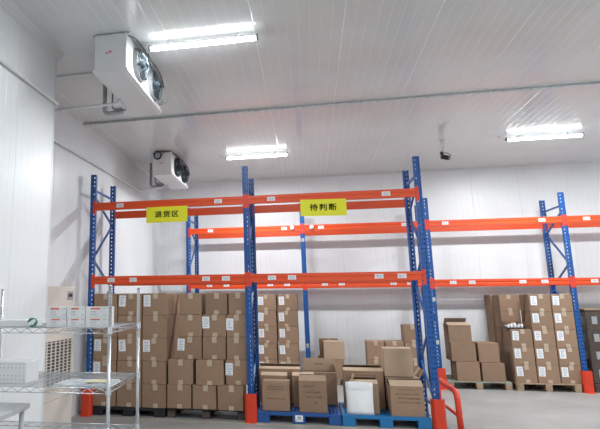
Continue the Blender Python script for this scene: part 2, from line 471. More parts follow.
def rack(label, X0, Y0, nbays, labels_top, labels_low, caps=(), stickers=()):
    t = thing('pallet_rack', label, 'rack', (X0, Y0, 0), 0)
    for i in range(nbays+1):
        x = i*LB
        inst('upright_post', POST, t, (x, 0, 0))
        inst('upright_post', POST, t, (x, DR+PD, 0), rz=PI)
        zs = [.25, .8, 1.35, 1.93, 2.37, 3.02, 3.40]
        for a in range(len(zs)-1):
            y0, y1 = (PD-.01, DR+.01) if a % 2 == 1 else (DR+.01, PD-.01)
            # zigzag: front at even heights as seen in the photo
            bm = BM()
            p, q = Vector((x, y1, zs[a])), Vector((x, y0, zs[a+1]))
            d = (q-p); L_ = d.length; rot = d.to_track_quat('Z', 'X').to_matrix().to_4x4(); mt = Matrix.Translation(p) @ rot
            box(bm, (-.017, -.012, 0), (.017, .012, L_), mtx=mt); obj('diagonal_brace', bm, 'blue', t)
        for z in (.25, 3.50):
            bm = BM(); box(bm, (x-.012, PD-.01, z-.017), (x+.012, DR+.01, z+.017)); obj('horizontal_brace', bm, 'blue', t)
    for px_, pz in stickers:
        bm = BM(); rbox(bm, (-.028, -.003, -.04), (.028, -.0004, .04), .001); q = obj('post_sticker', bm, 'chrome', t, (px_, 0, pz)); q['label'] = 'silvery sticker'
    for b in range(nbays):
        xc = (b+.5)*LB
        for z, labs in ((ZT, labels_top), (ZM, labels_low)):
            for back in (False, True):
                if not back:
                    bo = inst('beam', BEAM, t, (xc, .004, z))
                else:
                    bo = inst('beam', BEAM, t, (xc, DR+PD-.004, z), rz=PI)
                inst('beam_connector', CONN, bo)
                inst('beam_connector', CONN, bo, scale=(-1, 1, 1))
                if not back:
                    for lx in labs:
                        lx -= X0
                        if b*LB < lx < (b+1)*LB: inst('beam_label', BLAB, bo, (lx-xc, -.0005, -.062))
                    if z == ZT:
                        for lx in caps:
                            lx -= X0
                            if b*LB < lx < (b+1)*LB:
                                bm = BM(); bmesh.ops.create_uvsphere(bm, u_segments=14, v_segments=8, radius=.045)
                                bmesh.ops.scale(bm, vec=(1, .45, 1), verts=bm.verts)
                                c_ = obj('round_cap', bm, 'plasticw', bo, (lx-xc, -.018, -.055)); c_['label'] = 'white round cap'
    return t
rack('front orange and blue pallet rack of two bays carrying both yellow signs', 0, 0, 2,
     (.467, 2.07, 2.887, 4.55), (.337, .701, 1.864, 2.171, 2.86, 3.152, 4.373, 4.682))
rack('rear orange and blue pallet rack along the back wall, reaching the right edge', .8037, 3.65, 4,
     (1.308, 2.92, 3.691, 5.367, 6.145, 7.908, 8.684, 10.2), (1.269, 1.641, 2.58, 2.935, 3.711, 4.051, 5.066, 5.389, 6.19, 6.537, 7.444, 7.826, 8.671, 9.1), (3.088, 3.496), ((LB, 2.96), (LB, .78), (2*LB, 1.70), (2*LB, .87)))

def post_guard(x, y, label):
    bm = BM(); w, d, h = .085, .10, .39
    prof = [(-w, .014), (-w, -.05), (-w+.03, -.085), (w-.03, -.085), (w, -.05), (w, .014), (w-.005, .014), (w-.005, -.048), (w-.032, -.08), (-w+.032, -.08), (-w+.005, -.048), (-w+.005, .014)]
    prism(bm, prof, .004, h, axis=2)
    o = obj('post_guard', bm, 'red', loc=(x, y, 0)); tag(o, label, 'guard', 'red floor guards round the rack posts')
    bm = BM()
    rbox(bm, (-w, -.125, 0), (w, -.0855, .006), .001)
    for s in (-1, 1): tube(bm, [(s*(w-.03), -.105, .005), (s*(w-.03), -.105, .018)], .009, 6)
    obj('foot_plate', bm, 'red', o)
post_guard(0, -.02, 'red steel post guard at the front rack\'s left end')
post_guard(2.5, -.02, 'red steel post guard between the black-pallet bay and blue pallets')
post_guard(5.0, -.02, 'red steel post guard beside the lighter blue pallet and red hoop')
post_guard(5.804, 3.63, 'red steel post guard at the far end of the red hoop, behind it')
post_guard(8.304, 3.63, 'red steel post guard right of the tall labelled carton stack')

t = thing('hoop_barrier', 'red tubular hoop barrier on the floor at the front rack\'s right end', 'barrier', (5.22, 0, 0))
bm = BM(); tube(bm, arc_path([(0, -.22, .01), (0, -.17, .50), (0, .98, .52), (0, 1.0, .01)], .13, 7), .038, 12); obj('hoop', bm, 'red', t)
bm = BM(); tube(bm, [(0, -.21, .20), (0, 1.0, .20)], .022, 10); obj('cross_bar', bm, 'red', t)
for y in (-.22, 1.0):
    bm = BM(); rbox(bm, (-.07, y-.07, 0), (.07, y+.07, .012), .002); obj('foot_plate', bm, 'red', t)

# ------------------------------------------------------------------ yellow signs
def text_mesh(txt, size, depth=.0015):
    cu = bpy.data.curves.new('t', 'FONT'); cu.body = txt; cu.size = size; cu.align_x = 'CENTER'; cu.align_y = 'CENTER'; cu.extrude = depth; cu.offset = .0012; cu.space_character = 1.25
    o = bpy.data.objects.new('t', cu); C.objects.link(o)
    dg = bpy.context.evaluated_depsgraph_get(); me = bpy.data.meshes.new_from_object(o.evaluated_get(dg))
    bpy.data.objects.remove(o); return me
def sign(txt, xc, zc, roll, label):
    w, h = .665, .25
    bm = BM(); rbox(bm, (-w/2, 0, -h/2), (w/2, .006, h/2), .0015)
    o = obj('hanging_sign', bm, 'yellow', loc=(xc, -.026, zc)); o.rotation_euler.y = roll
    tag(o, label, 'sign', 'yellow aisle signs on the front rack')
    me = text_mesh(txt, .14); me.materials.clear(); me.materials.append(M['ink'])
    bt = bmesh.new(); bt.from_mesh(me)
    g0 = bt.faces[:]+bt.edges[:]+bt.verts[:]
    for dx, dy in ((.0035, 0), (0, .0025), (.0035, .0025)):
        d_ = bmesh.ops.duplicate(bt, geom=g0); bmesh.ops.translate(bt, vec=(dx, dy, 0), verts=[v for v in d_['geom'] if isinstance(v, bmesh.types.BMVert)])
    bt.to_mesh(me); bt.free()
    c = inst('lettering', me, o, (-.002, -.001, -.004)); c.rotation_euler = (PI/2, 0, 0); c.scale = (.86, .78, 1)
    bm = BM()
    for s in (-1, 1):
        box(bm, (s*.24-.012, .006, .02), (s*.24+.012, .0155, .12))
    obj('hook', bm, 'galv', o)
sign('退货区', 1.253, 3.040, math.radians(-.3), 'yellow hanging sign on the left bay, reading 退货区')
sign('待判断', 3.650, 3.049, math.radians(.9), 'yellow hanging sign on the right bay, reading 待判断')

# ------------------------------------------------------------------ pallets
def wood_pallet(x0, x1, y0, D, label, m, deckm=None, H=.145):
    W = x1-x0; t = thing('wooden_pallet', label, 'pallet', ((x0+x1)/2, y0, 0), 0, 'wooden pallets on the floor')
    bm = BM()
    nb = 8; bw = .095; 
    for k in range(nb):
        y = k*(D-bw)/(nb-1); rbox(bm, (-W/2, y, H-.02), (W/2, y+bw, H), .002)
    for s in (-1, 0, 1):
        cx = s*(W/2-.06); box(bm, (cx-.055, 0, H-.04), (cx+.055, D, H-.0205))
    obj('top_deck', bm, deckm or m, t)
    for s in (-1, 0, 1):
        cx = s*(W/2-.06)
        for y in (0, D/2-.06, D-.12):
            bm = BM(); rbox(bm, (cx-.055, y, .0185), (cx+.055, y+.12, H-.0405), .002); obj('block', bm, m, t)
        bm = BM(); box(bm, (cx-.05, 0, 0), (cx+.05, D, .018)); obj('bottom_board', bm, m, t)
    return t
def plastic_pallet(x0, x1, y0, D, label, m, H=.145, tagged=False, rz=0):
    W = x1-x0; bm = BM()
    # rim and grating deck
    for a, b in (((-W/2,0,H-.045),(W/2,.05,H)), ((-W/2,D-.05,H-.045),(W/2,D,H)), ((-W/2,.05,H-.045),(-W/2+.05,D-.05,H)), ((W/2-.05,.05,H-.045),(W/2,D-.05,H))): rbox(bm, a, b, .004)
    n = 22
    for k in range(n):
        x = -W/2+.05+(W-.1)*(k+.5)/n; box(bm, (x-.012, .05, H-.035), (x+.012, D-.05, H))
    for k in range(9):
        y = .05+(D-.1)*(k+.5)/9; box(bm, (-W/2+.05, y-.01, H-.036), (W/2-.05, y+.01, H-.001))
    for s in (-1, 0, 1):
        fw = .17
        cx = s*(W/2-fw/2)
        for y in (0, D/2-.08, D-.16): rbox(bm, (cx-fw/2, y, .0), (cx+fw/2, y+.16, H-.044), .008, 2)
        box(bm, (cx-.05, .1, .0), (cx+.05, D-.1, .02))
    o = obj('plastic_pallet', bm, m, loc=((x0+x1)/2, y0, 0), rz=rz); tag(o, label, 'pallet', 'plastic pallets under the front rack')
    if tagged:
        bm = BM(); box(bm, (-.05, -.003, .03), (.055, 0, .115)); box(bm, (-.035, -.0036, .05), (.04, -.003, .06), 1); box(bm, (-.02, -.0036, .07), (.03, -.003, .098), 1)
        l = obj('pallet_label', bm, ['label', 'print'], o); l['label'] = 'white paper label on the middle foot'
    return o
plastic_pallet(.07, 1.22, .0, 1.0, 'black plastic pallet under the left carton stack', 'pblack', H=.13)
wood_pallet(1.25, 2.41, .02, .98, 'dark wooden pallet under the cartons left of the middle upright', 'woodd', 'pblack', H=.14)
plastic_pallet(2.592, 3.745, -.05, 1.0, 'deep blue plastic pallet right of the middle post guard', 'pblue', tagged=True)
plastic_pallet(3.755, 4.90, -.07, 1.0, 'lighter blue plastic pallet with the white bag on it', 'pblue2')
wood_pallet(2.20, 3.22, 3.70, .9, 'wooden pallet under the far labelled carton stack in the second bay', 'wood')
wood_pallet(3.42, 4.30, 3.72, .9, 'wooden pallet under the two plain far cartons near the middle', 'wood')
wood_pallet(4.42, 5.58, 3.72, .9, 'wooden pallet under the far cartons behind the front rack\'s right end', 'wood')
wood_pallet(5.92, 7.06, 3.66, 1.0, 'pale weathered wooden pallet under the small five-carton pile', 'wood', 'woodg')
wood_pallet(7.12, 8.20, 3.60, 1.1, 'brown wooden pallet under the tall labelled stack at right', 'wood')
wood_pallet(8.44, 9.55, 3.66, 1.0, 'wooden pallet under the dark wrapped stack at right edge', 'woodd')

# ------------------------------------------------------------------ cartons
TAPES = {}; SHIP = {}
def tape_mesh(w, h, over):
    k = (w, h, over)
    if k not in TAPES:
        bm = BM(); box(bm, (-w/2, -.0016, 0), (w/2, -.0002, h))
        if over > 0: box(bm, (-w/2, -.0016, h-.0002), (w/2, over, h+.0014))
        me = bpy.data.meshes.new('tape'); bm.to_mesh(me); bm.free(); me.materials.append(M['tape']); TAPES[k] = me
    return TAPES[k]
def ship_mesh(v):
    if v not in SHIP:
        rr = random.Random(v)
        bm = BM(); w, h = .108, .172; box(bm, (-w/2, -.0018, -h/2), (w/2, -.0003, h/2))
        z = h/2-.022
        while z > -h/2+.02:
            if rr.random() < .35:
                x = -w*.3
                while x < w*.3:
                    d = rr.choice((.003, .005)); box(bm, (x, -.0024, z-.022), (x+d, -.0018, z), 1); x += d+.004
                z -= .034
            else:
                box(bm, (-w*.3, -.0024, z-.006), (-w*.3+w*rr.uniform(.25, .62), -.0018, z), 1); z -= .017
        me = bpy.data.meshes.new('shipping_label'); bm.to_mesh(me); bm.free(); me.materials.append(M['label']); me.materials.append(M['print']); SHIP[v] = me
    return SHIP[v]

def scribble(parent, w, z, lines, seed, x0=0, s=.022):
    """a few illegible handwritten marker lines on the front face"""
    rr = random.Random(seed); bm = BM()
    for li in range(lines):
        x = -w/2 + rr.uniform(0, .03); zz = z-li*s*2.3
        while x < w/2 - .01:
            ww = s*rr.uniform(.5, 1.0); n = rr.choice((3, 4, 5)); p = []
            for k in range(n): p.append((x0+x+ww*rr.uniform(0, 1), -.0012, zz+s*rr.uniform(-.6, .6)))
            tube(bm, p, .003, 4)
            x += ww+s*.35
    return obj('handwriting', bm, 'ink', parent)

def carton(x0, x1, yf, z0, z1, label, group, D=.45, rz=0, tape=.5, ship=None, m='card', seed=None, both=True):
    sd = seed if seed is not None else int(abs(x0*977+z0*331+yf*53)*10) % 1000
    rr = random.Random(sd)
    w, h = x1-x0-.007, z1-z0-.0015
    bm = BM()
    rbox(bm, (-w/2, 0, 0), (w/2, D, h), .008, 2)
    o = obj('carton', bm, m, loc=((x0+x1)/2, yf, z0+.0005), rz=rz)
    tag(o, label, 'box', group)
    if tape is not None:
        tx = (tape-.5)*w + rr.uniform(-.012, .012)
        inst('tape', tape_mesh(.072, .085, .12), o, (tx, 0, h-.085))
        if both: inst('tape', tape_mesh(.072, .058, 0), o, (tx+rr.uniform(-.008, .008), 0, .004))
    if ship is not None:
        s = inst('shipping_label', ship_mesh(rr.randint(0, 5)), o, ((ship[0]-.5)*w, 0, h-ship[1])); s.rotation_euler.y = rr.uniform(-.05, .07)
    return o

ordn = ['bottom', 'second', 'third', 'fourth', 'top']
SHP = (.19, .115)
# --- first bay, left stack : three columns of five
G1 = 'cartons of the left stack on the black pallet'
cols = [(.055, .445, 'left'), (.455, .845, 'middle'), (.855, 1.24, 'right')]
ship1 = {(0,2),(0,1),(1,4),(1,2),(2,4),(2,2)}
z = .131; hrow = .3375
for r in range(5):
    for c, (a, b, nm) in enumerate(cols):
        j = random.uniform(-.006, .006)
        lab = '%s carton of the %s column in the stack on the black pallet' % (ordn[r], nm)
        carton(a+j, b+j, .0+random.uniform(0, .02), z, z+hrow, lab, G1, D=.48, ship=SHP if (c, r) in ship1 else None, tape=.52)
    z += hrow
# the second row deep of the right column shows through the gap between the two stacks
z = .131
for r in range(5):
    carton(.855, 1.24, .51, z, z+hrow, '%s carton behind the right column of the black pallet stack, seen through the gap' % ordn[r], 'rear cartons of the black pallet stack', D=.45)
    z += hrow
# --- first bay, right stack
G2 = 'cartons of the stack left of the middle upright'
R2 = 'in the stack on the dark wooden pallet'
H1 = .140
row = [
 (0, 1.255, 1.625, -.02, 'bottom left carton'), (0, 1.64, 2.00, -.02, 'bottom middle carton'), (0, 2.015, 2.395, -.04, 'bottom right carton'),
 (1, 1.27, 1.655, -.02, 'second-row left carton'), (1, 1.695, 2.11, -.03, 'second-row middle carton'), (1, 2.13, 2.45, .06, 'second-row right carton, set back'),
 (2, 1.41, 1.775, .06, 'third-row left carton'), (2, 1.785, 2.14, .06, 'third-row middle carton'), (2, 2.15, 2.452, .06, 'third-row right carton'),
 (3, 1.42, 1.78, .07, 'fourth-row left carton'), (3, 1.79, 2.15, .07, 'fourth-row middle carton'), (3, 2.155, 2.452, .07, 'fourth-row right carton'),
 (4, 1.42, 1.775, .09, 'top-row left carton'), (4, 1.83, 2.17, .09, 'top-row middle carton'), (4, 2.185, 2.453, .09, 'top-row right carton')]
ship2 = {('third-row left carton'): (.12, .115), 'fourth-row middle carton': (.13, .115), 'fourth-row right carton': (.16, .14), 'second-row right carton, set back': (.16, .13)}
zz = [.140, .4815, .835, 1.163, 1.490, 1.815]
for r, a, b, y, nm in row:
    tp = .52
    carton(a, b, y, zz[r], zz[r+1], nm + ' ' + R2, G2, D=.44, tape=tp, ship=ship2.get(nm), both=not (r == 4 and a < 1.5))
# --- far bay behind the second front bay : two labelled columns of five
G3 = 'far cartons with labels behind the middle upright'
z = .146; hrow = .335
for r in range(5):
    for c, (a, b, nm) in enumerate(((2.265, 2.675, 'left'), (2.695, 3.115, 'right'))):
        j = random.uniform(-.008, .008)+(.004*r)
        carton(a+j, b+j, 3.71, z, z+hrow, '%s carton of the %s column in the far stack right of middle upright' % (ordn[r], nm), G3, D=.5, tape=.48, ship=(.2, .13))
    z += hrow
# --- far bay : plain boxes
G4 = 'plain far cartons beyond the blue pallets'
carton(3.60, 4.02, 3.74, .146, .505, 'lower plain far carton standing between the blue pallets\' rear', G4, D=.4, tape=None)
carton(3.62, 4.04, 3.74, .505, .865, 'upper plain far carton right of the rear blue post', G4, D=.4, tape=None, m='pale')
carton(3.50, 3.90, 4.18, .146, .505, 'lower darker carton tucked behind the two plain far cartons', G4, D=.4)
carton(3.54, 3.94, 4.18, .505, .875, 'upper darker carton peeking out behind the upper plain far carton', G4, D=.4)
for r in range(2):
    w_ = 'lower' if r == 0 else 'upper'
    carton(4.47, 4.82, 3.74, .146+.365*r, .511+.365*r, '%s taped far carton, leftmost above the light blue pallet' % w_, G4, D=.42)
    carton(4.835, 5.19, 3.74, .146+.365*r, .511+.365*r, '%s taped far carton just left of the three-high far column' % w_, G4, D=.42)
for r, nm in enumerate(('bottom', 'middle', 'top')):
    carton(5.205, 5.55, 3.74, .146+.35*r, .496+.35*r, '%s carton of the three-high far column behind the right upright' % nm, G4, D=.42, ship=None)
# --- far third bay : the small pile
G5 = 'cartons of the small pile on the weathered pallet'
carton(6.11, 6.53, 3.68, .146, .51, 'bottom left carton of the small pile on the weathered pallet', G5, D=.5, tape=None)
carton(6.56, 6.97, 3.68, .146, .49, 'bottom right carton of the small pile on the weathered pallet', G5, D=.5, tape=None)
carton(6.04, 6.49, 3.68, .511, .865, 'second-row left carton of the small pile under the open one', G5, D=.5, tape=None)
carton(6.535, 6.91, 3.72, .492, .865, 'second-row right carton of the small pile on the weathered pallet', G5, D=.45, tape=None)
# --- far third bay : tall labelled stack
G6 = 'cartons of the tall labelled stack at right'
z = .146; hrow = .328
for r in range(5):
    for c, (a, b, nm) in enumerate(((7.12, 7.49, 'left'), (7.50, 7.88, 'middle'), (7.89, 8.25, 'right'))):
        if c == 0 and r > 2: continue
        k = .002*r*(-1 if c == 0 else 0)
        carton(a+k, b+k, 3.63+.01*c, z, z+hrow, '%s carton of the %s column in the tall labelled stack at right' % (ordn[r], nm), G6, D=.5, tape=.56, ship=(.22, .12), rz=random.uniform(-.012, .012))
    z += hrow
z = .146
for r in range(5):
    carton(7.13, 7.50, 4.15, z, z+hrow, '%s carton of the rear left column behind the tall labelled stack' % ordn[r], G6+', rear column', D=.42, tape=.5)
    carton(7.09, 7.46, 4.575, z, z+hrow, '%s carton hard against the back wall behind the tall labelled stack' % ordn[r], G6+', wall column', D=.40, tape=None)
    z += hrow

# --- open boxes
def open_box(name, x0, x1, yf, z0, h, D, label, group, flaps, rz=0, m='card', cat='box', tilt=0):
    """flaps: dict side -> (angle, length). angle 0 lies closed, 90 stands up, 180 lies open outward"""
    w = x1-x0; tk = .006
    bm = BM()
    box(bm, (-w/2, 0, 0), (w/2, D, tk))
    box(bm, (-w/2, 0, tk), (w/2, tk, h)); box(bm, (-w/2, D-tk, tk), (w/2, D, h))
    box(bm, (-w/2, tk, tk), (-w/2+tk, D-tk, h)); box(bm, (w/2-tk, tk, tk), (w/2, D-tk, h))
    o = obj(name, bm, m, loc=((x0+x1)/2, yf, z0+.0005), rz=rz); tag(o, label, cat, group)
    o.rotation_euler.y = tilt
    for side, (ang, ln) in flaps.items():  # flaps are paler: the stronger light on them is put into their colour
        a = math.radians(ang); bm = BM()
        if side in 'fb':
            box(bm, (-w/2+.002, 0, 0), (w/2-.002, ln, .005), mtx=Matrix.Rotation(a, 4, 'X'))
            if side == 'f': f = obj('flap', bm, 'pale' if m != 'film' else m, o, (0, .001, h+.001))
            else:
                f = obj('flap', bm, 'pale', o, (0, D-.001, h+.001)); f.rotation_euler.z = PI
        else:
            box(bm, (-D/2+.002, 0, 0), (D/2-.002, ln, .005), mtx=Matrix.Rotation(a, 4, 'X'))
            f = obj('flap', bm, 'pale', o, ((w/2-.001) if side == 'r' else (-w/2+.001), D/2, h+.001)); f.rotation_euler.z = PI/2 if side == 'r' else -PI/2
    return o
G7 = 'return boxes on the blue pallets'
ZP = .146
b1 = carton(2.655, 3.05, .02, ZP, .545, 'small handwritten carton in front at the left on the deep blue pallet', G7, D=.32, tape=None)
scribble(b1, .27, .17, 1, 5, 0, .026); scribble(b1, .25, .335, 2, 15, -.01, .016)
open_box('open_carton', 2.61, 3.01, .36, ZP, .44, .30, 'carton directly behind the front left carton on the deep blue pallet', G7, dict(f=(14, .15), b=(20, .15)))
open_box('open_carton', 2.56, 3.20, .68, ZP, .50, .24, 'widest carton at the back left of the deep blue pallet, flaps ajar', G7, dict(f=(12, .12), b=(35, .12)))
b4 = open_box('open_carton', 3.18, 3.565, .02, ZP, .42, .33, 'front right carton on the deep blue pallet with four handwritten lines', G7, dict(f=(20, .17), b=(25, .16), r=(8, .1)), rz=-.03)
scribble(b4, .20, .35, 1, 3, -.06, .026); scribble(b4, .24, .27, 1, 4, -.0, .02); scribble(b4, .24, .205, 1, 8, .02, .022); scribble(b4, .07, .13, 1, 9, .02, .026)
open_box('open_carton', 3.08, 3.40, .38, ZP, .44, .28, 'carton half hidden behind the front right handwritten one', G7, dict(f=(15, .14), b=(15, .14)))
b6 = open_box('open_carton', 3.235, 3.735, .68, ZP, .46, .26, 'carton with its tall back flap standing up, deep blue pallet', G7, dict(b=(88, .19), r=(75, .12), f=(-4, .1)))
bm = BM()
for k in range(5): box(bm, (-.06+.026*k, -.0015, .09), (-.045+.026*k, -.0005, .105))
pr = obj('print', bm, 'ink', b6); pr.location = (0, .255, .465)
b7 = open_box('open_carton', 3.83, 4.39, .46, ZP, .52, .36, 'wide handwritten carton at the back left of the light blue pallet', G7, dict(f=(10, .17), b=(22, .17)))
scribble(b7, .4, .46, 1, 11, -.01, .02)
open_box('open_carton', 3.90, 4.27, .10, ZP, .39, .33, 'open carton right behind the white bag', G7, dict(l=(60, .12), f=(20, .12), b=(30, .13)))
b9 = open_box('open_carton', 4.41, 4.84, -.02, ZP, .385, .36, 'front right carton on the light blue pallet with four lines of writing', G7, dict(f=(23, .16), b=(26, .17)))
for k in range(4): scribble(b9, .31, .335-.052*k if k else .345, 1, 20+k, 0, .02)
open_box('open_carton', 4.41, 4.86, .40, ZP, .44, .44, 'lower carton at the back right of the light blue pallet, side flap out', G7, dict(f=(1, .2), b=(1, .2), r=(125, .14)))
carton(4.40, 4.80, .42, .602, 1.0, 'plain carton perched on the back right carton of the light blue pallet', G7, D=.34, tape=None, m='pale', rz=-.05)
bx = open_box('open_carton', 6.03, 6.44, 3.70, .866, .33, .42, 'open carton with raised lid on top of the small pile', G5, dict(f=(14, .2), b=(40, .2), l=(165, .07)))
# white bag leaning in front
t_ = BM()
nx, nz = 8, 9; W_, H_ = .36, .42
front = [[None]*(nz+1) for _ in range(nx+1)]; back = [[None]*(nz+1) for _ in range(nx+1)]
for i in range(nx+1):
    for j in range(nz+1):
        u, v = i/nx, j/nz; puff = .045*(math.sin(PI*u)**.5)*(1-.75*v)*(math.sin(PI*min(1, v*1.2+.12))**.3 if v*1.2+.12 < 1 else .2)
        x = (u-.5)*W_*(1-.02*math.sin(5*v)); z = v*H_*(1+.02*math.sin(4*u)) ; ll = .05*v
        wr = .004*math.sin(17*u+9*v)
        front[i][j] = t_.verts.new((x, ll-puff+wr*.6, z)); back[i][j] = t_.verts.new((x, ll+puff*.5+.012, z))
for i in range(nx):
    for j in range(nz):
        t_.faces.new((front[i][j], front[i+1][j], front[i+1][j+1], front[i][j+1])); t_.faces.new((back[i+1][j], back[i][j], back[i][j+1], back[i+1][j+1]))
for j in range(nz):
    t_.faces.new((back[0][j], front[0][j], front[0][j+1], back[0][j+1])); t_.faces.new((front[nx][j], back[nx][j], back[nx][j+1], front[nx][j+1]))
for i in range(nx):
    t_.faces.new((front[i][nz], front[i+1][nz], back[i+1][nz], back[i][nz])); t_.faces.new((front[i+1][0], front[i][0], back[i][0], back[i+1][0]))
for f in t_.faces: f.smooth = True
wb = obj('white_bag', t_, 'plasticw', loc=(4.005, .0, ZP), rz=-.03); tag(wb, 'white upright padded bag leaning on a carton, light blue pallet', 'bag')
bm = BM(); box(bm, (-.13, -.004, .0), (.13, -.0005, .012)); fl = obj('seal_strip', bm, 'label', wb); fl.location = (0, .012, .345)

# tray with odds and ends on the tall stack's left column
t = thing('open_tray', 'small black and white tray lying on the tall stack\'s shorter left column', 'tray', (7.22, 3.66, 1.131))
bm = BM(); box(bm, (-.15, 0, 0), (.18, .25, .006)); box(bm, (-.15, 0, .006), (.18, .008, .03)); box(bm, (-.15, .242, .006), (.18, .25, .03)); box(bm, (-.15, .008, .006), (-.142, .242, .05)); box(bm, (.172, .008, .006), (.18, .242, .05)); obj('tray_base', bm, 'black', t)
bm = BM()
for k in range(5): rbox(bm, (-.13+.06*k, .03, .0065), (-.09+.06*k, .2, .07+.02*((k*7) % 3)), .006)
obj('contents', bm, 'plasticw', t)

# wrapped brown cartons at the right edge, their shadow put into the colour
t = thing('wrapped_stack', 'tall dark stretch-wrapped stack at the picture\'s right edge', 'stack', (9.0, 3.70, .146))
bm = BM(); rbox(bm, (-.55, 0, 0), (.55, .95, 1.33), .02, 2); obj('wrap', bm, 'wrap', t)
bm = BM(); rbox(bm, (-.56, -.01, 1.331), (.56, .96, 1.36), .004); obj('top_sheet', bm, 'cardin', t)
for r in range(4):
    for k in range(3):
        bm = BM(); box(bm, (-.552, .12+.3*k, .12+.32*r), (-.5502, .2+.3*k, .26+.32*r)); q = obj('shipping_label', bm, 'grey', t)
        bm = BM(); box(bm, (-.45+.36*k, -.002, .12+.32*r), (-.36+.36*k, -.0002, .26+.32*r)); q = obj('shipping_label', bm, 'grey', t)

# ------------------------------------------------------------------ beige floor unit beside the left wall
t = thing('air_unit', 'tall beige floor-standing air unit with a louvred side grille', 'air conditioner', (.30, -2.34, 0))
Lc, Wc, Hc = 1.06, .44, 1.885
bm = BM(); rbox(bm, (-Wc, 0, .03), (0, Lc, Hc), .008, 2); box(bm, (-Wc+.02, .02, 0), (-.02, Lc-.02, .03)); obj('cabinet', bm, 'beige', t)
bm = BM()   # recessed grille: dark back, frame, fins, uprights
box(bm, (.0005, .14, .70), (.003, .97, 1.22), 1)
for k in range(14):
    z = .70+k*.038; box(bm, (.003, .14, z), (.010, .97, z+.011))
for k in range(8):
    y = .14+k*.83/7; box(bm, (.003, y-.014, .70), (.011, y+.014, 1.22))
for a, b in (((.0005, .10, .66), (.015, 1.0, .70)), ((.0005, .10, 1.22), (.015, 1.0, 1.25)), ((.0005, .10, .70), (.015, .14, 1.22)), ((.0005, .97, .70), (.015, 1.0, 1.22))): box(bm, a, b)
obj('grille', bm, ['beige', 'black'], t)
bm = BM(); rbox(bm, (.0005, .80, 1.72), (.006, .98, 1.83), .002); box(bm, (.006, .83, 1.76), (.007, .95, 1.80), 1); c_ = obj('control_panel', bm, ['grey', 'black'], t)
bm = BM(); box(bm, (.0003, .0, 1.33), (.0015, Lc, 1.336)); box(bm, (.0003, .0, .52), (.0015, Lc, .526)); obj('panel_seam', bm, 'grey', t)

# ------------------------------------------------------------------ chrome wire shelving
SX0, SX1, SY0, SY1, RS = .79, 2.015, -4.71, -3.88, math.radians(3.6)
def on_shelf(o):
    c = Vector(((SX0+SX1)/2, (SY0+SY1)/2, 0)); p = o.location-c; o.location = c+Matrix.Rotation(RS, 3, 'Z') @ p; o.rotation_euler.z += RS; return o
t = thing('wire_shelving', 'chrome wire shelving unit holding small white boxes, front left', 'shelving', ((SX0+SX1)/2, (SY0+SY1)/2, 0), RS)
hx, hy = (SX1-SX0)/2, (SY1-SY0)/2
def post():
    bm = BM(); tube(bm, [(0,0,.03), (0,0,1.80)], .0125, 12)
    z = .1
    while z < 1.78: tube(bm, [(0,0,z), (0,0,z+.003)], .0131, 12); z += .0254
    tube(bm, [(0,0,1.80), (0,0,1.808)], .0138, 12)
    return bm
for sx in (-1, 1):
    for sy in (-1, 1):
        p = obj('post', post(), 'chrome', t, (sx*hx, sy*hy, 0))
        bm = BM(); tube(bm, [(0,0,0), (0,0,.008)], .022, 12); tube(bm, [(0,0,.008), (0,0,.03)], .009, 8); obj('levelling_foot', bm, 'black', p)
def shelf_bm():
    bm = BM(); ix, iy = hx-.014, hy-.014
    for zz_, r in ((0, .0032), (-.036, .0032)):
        tube(bm, [(-ix,-iy,zz_),(ix,-iy,zz_)], r, 6); tube(bm, [(-ix,iy,zz_),(ix,iy,zz_)], r, 6)
        tube(bm, [(-ix,-iy,zz_),(-ix,iy,zz_)], r, 6); tube(bm, [(ix,-iy,zz_),(ix,iy,zz_)], r, 6)
    def zig(a, b):
        a, b = Vector(a), Vector(b); n = int((b-a).length/.045); n += n % 2
        P = []
        for k in range(n+1):
            p = a.lerp(b, k/n); p.z = -.003 if k % 2 else -.033; P.append(p)
        tube(bm, P, .0026, 5)
    for s in (-1, 1): zig((-ix, s*iy, 0), (ix, s*iy, 0)); zig((s*ix, -iy, 0), (s*ix, iy, 0))
    n = 22
    for k in range(1, n): 
        y = -iy+2*iy*k/n; tube(bm, [(-ix, y, .002), (ix, y, .002)], .0017, 5)
    for k in (1, 2, 3):
        x = -ix+2*ix*k/4; tube(bm, [(x, -iy, -.004), (x, iy, -.004)], .003, 5)
    for sx in (-1, 1):
        for sy in (-1, 1): 
            bmesh.ops.create_cone(bm, cap_ends=True, segments=14, radius1=.02, radius2=.017, depth=.048, matrix=Matrix.Translation((sx*hx, sy*hy, -.018)))
    return bm
sh = obj('wire_shelf', shelf_bm(), 'chrome', t, (0, 0, 1.515))
ZS = (1.515, 1.115, .715, .2)
for z in ZS[1:]: link(sh, 'wire_shelf', t, (0, 0, z))

# white boxes on the top shelf
def small_box(x0, x1, y0, z0, h, label, D=.16):
    w = x1-x0-.002
    bm = BM(); rbox(bm, (-w/2, 0, 0), (w/2, D, h-.001), .0015)
    o = obj('small_white_box', bm, 'plasticw', loc=((x0+x1)/2, y0, z0)); tag(o, label, 'box', 'small white boxes on the wire shelf')
    bm = BM(); box(bm, (-w*.28, -.0008, h*.74), (w*.15, -.0002, h*.88)); q = obj('red_stripe', bm, 'redp', o)
    bm = BM(); box(bm, (-w*.28, -.0008, h*.5), (-w*.02, -.0002, h*.56)); box(bm, (-w*.28, -.0008, h*.3), (w*.0, -.0002, h*.34)); box(bm, (-w*.28, -.0008, h*.15), (w*.14, -.0002, h*.17))
    for a, b in ((.33,.82),(.42,.82),(.33,.25),(.42,.25)): box(bm, (w*a-.003, -.0008, h*b-.003), (w*a+.003, -.0002, h*b+.003))
    obj('print', bm, 'print', o)
    return on_shelf(o)
zt = 1.515+.0045
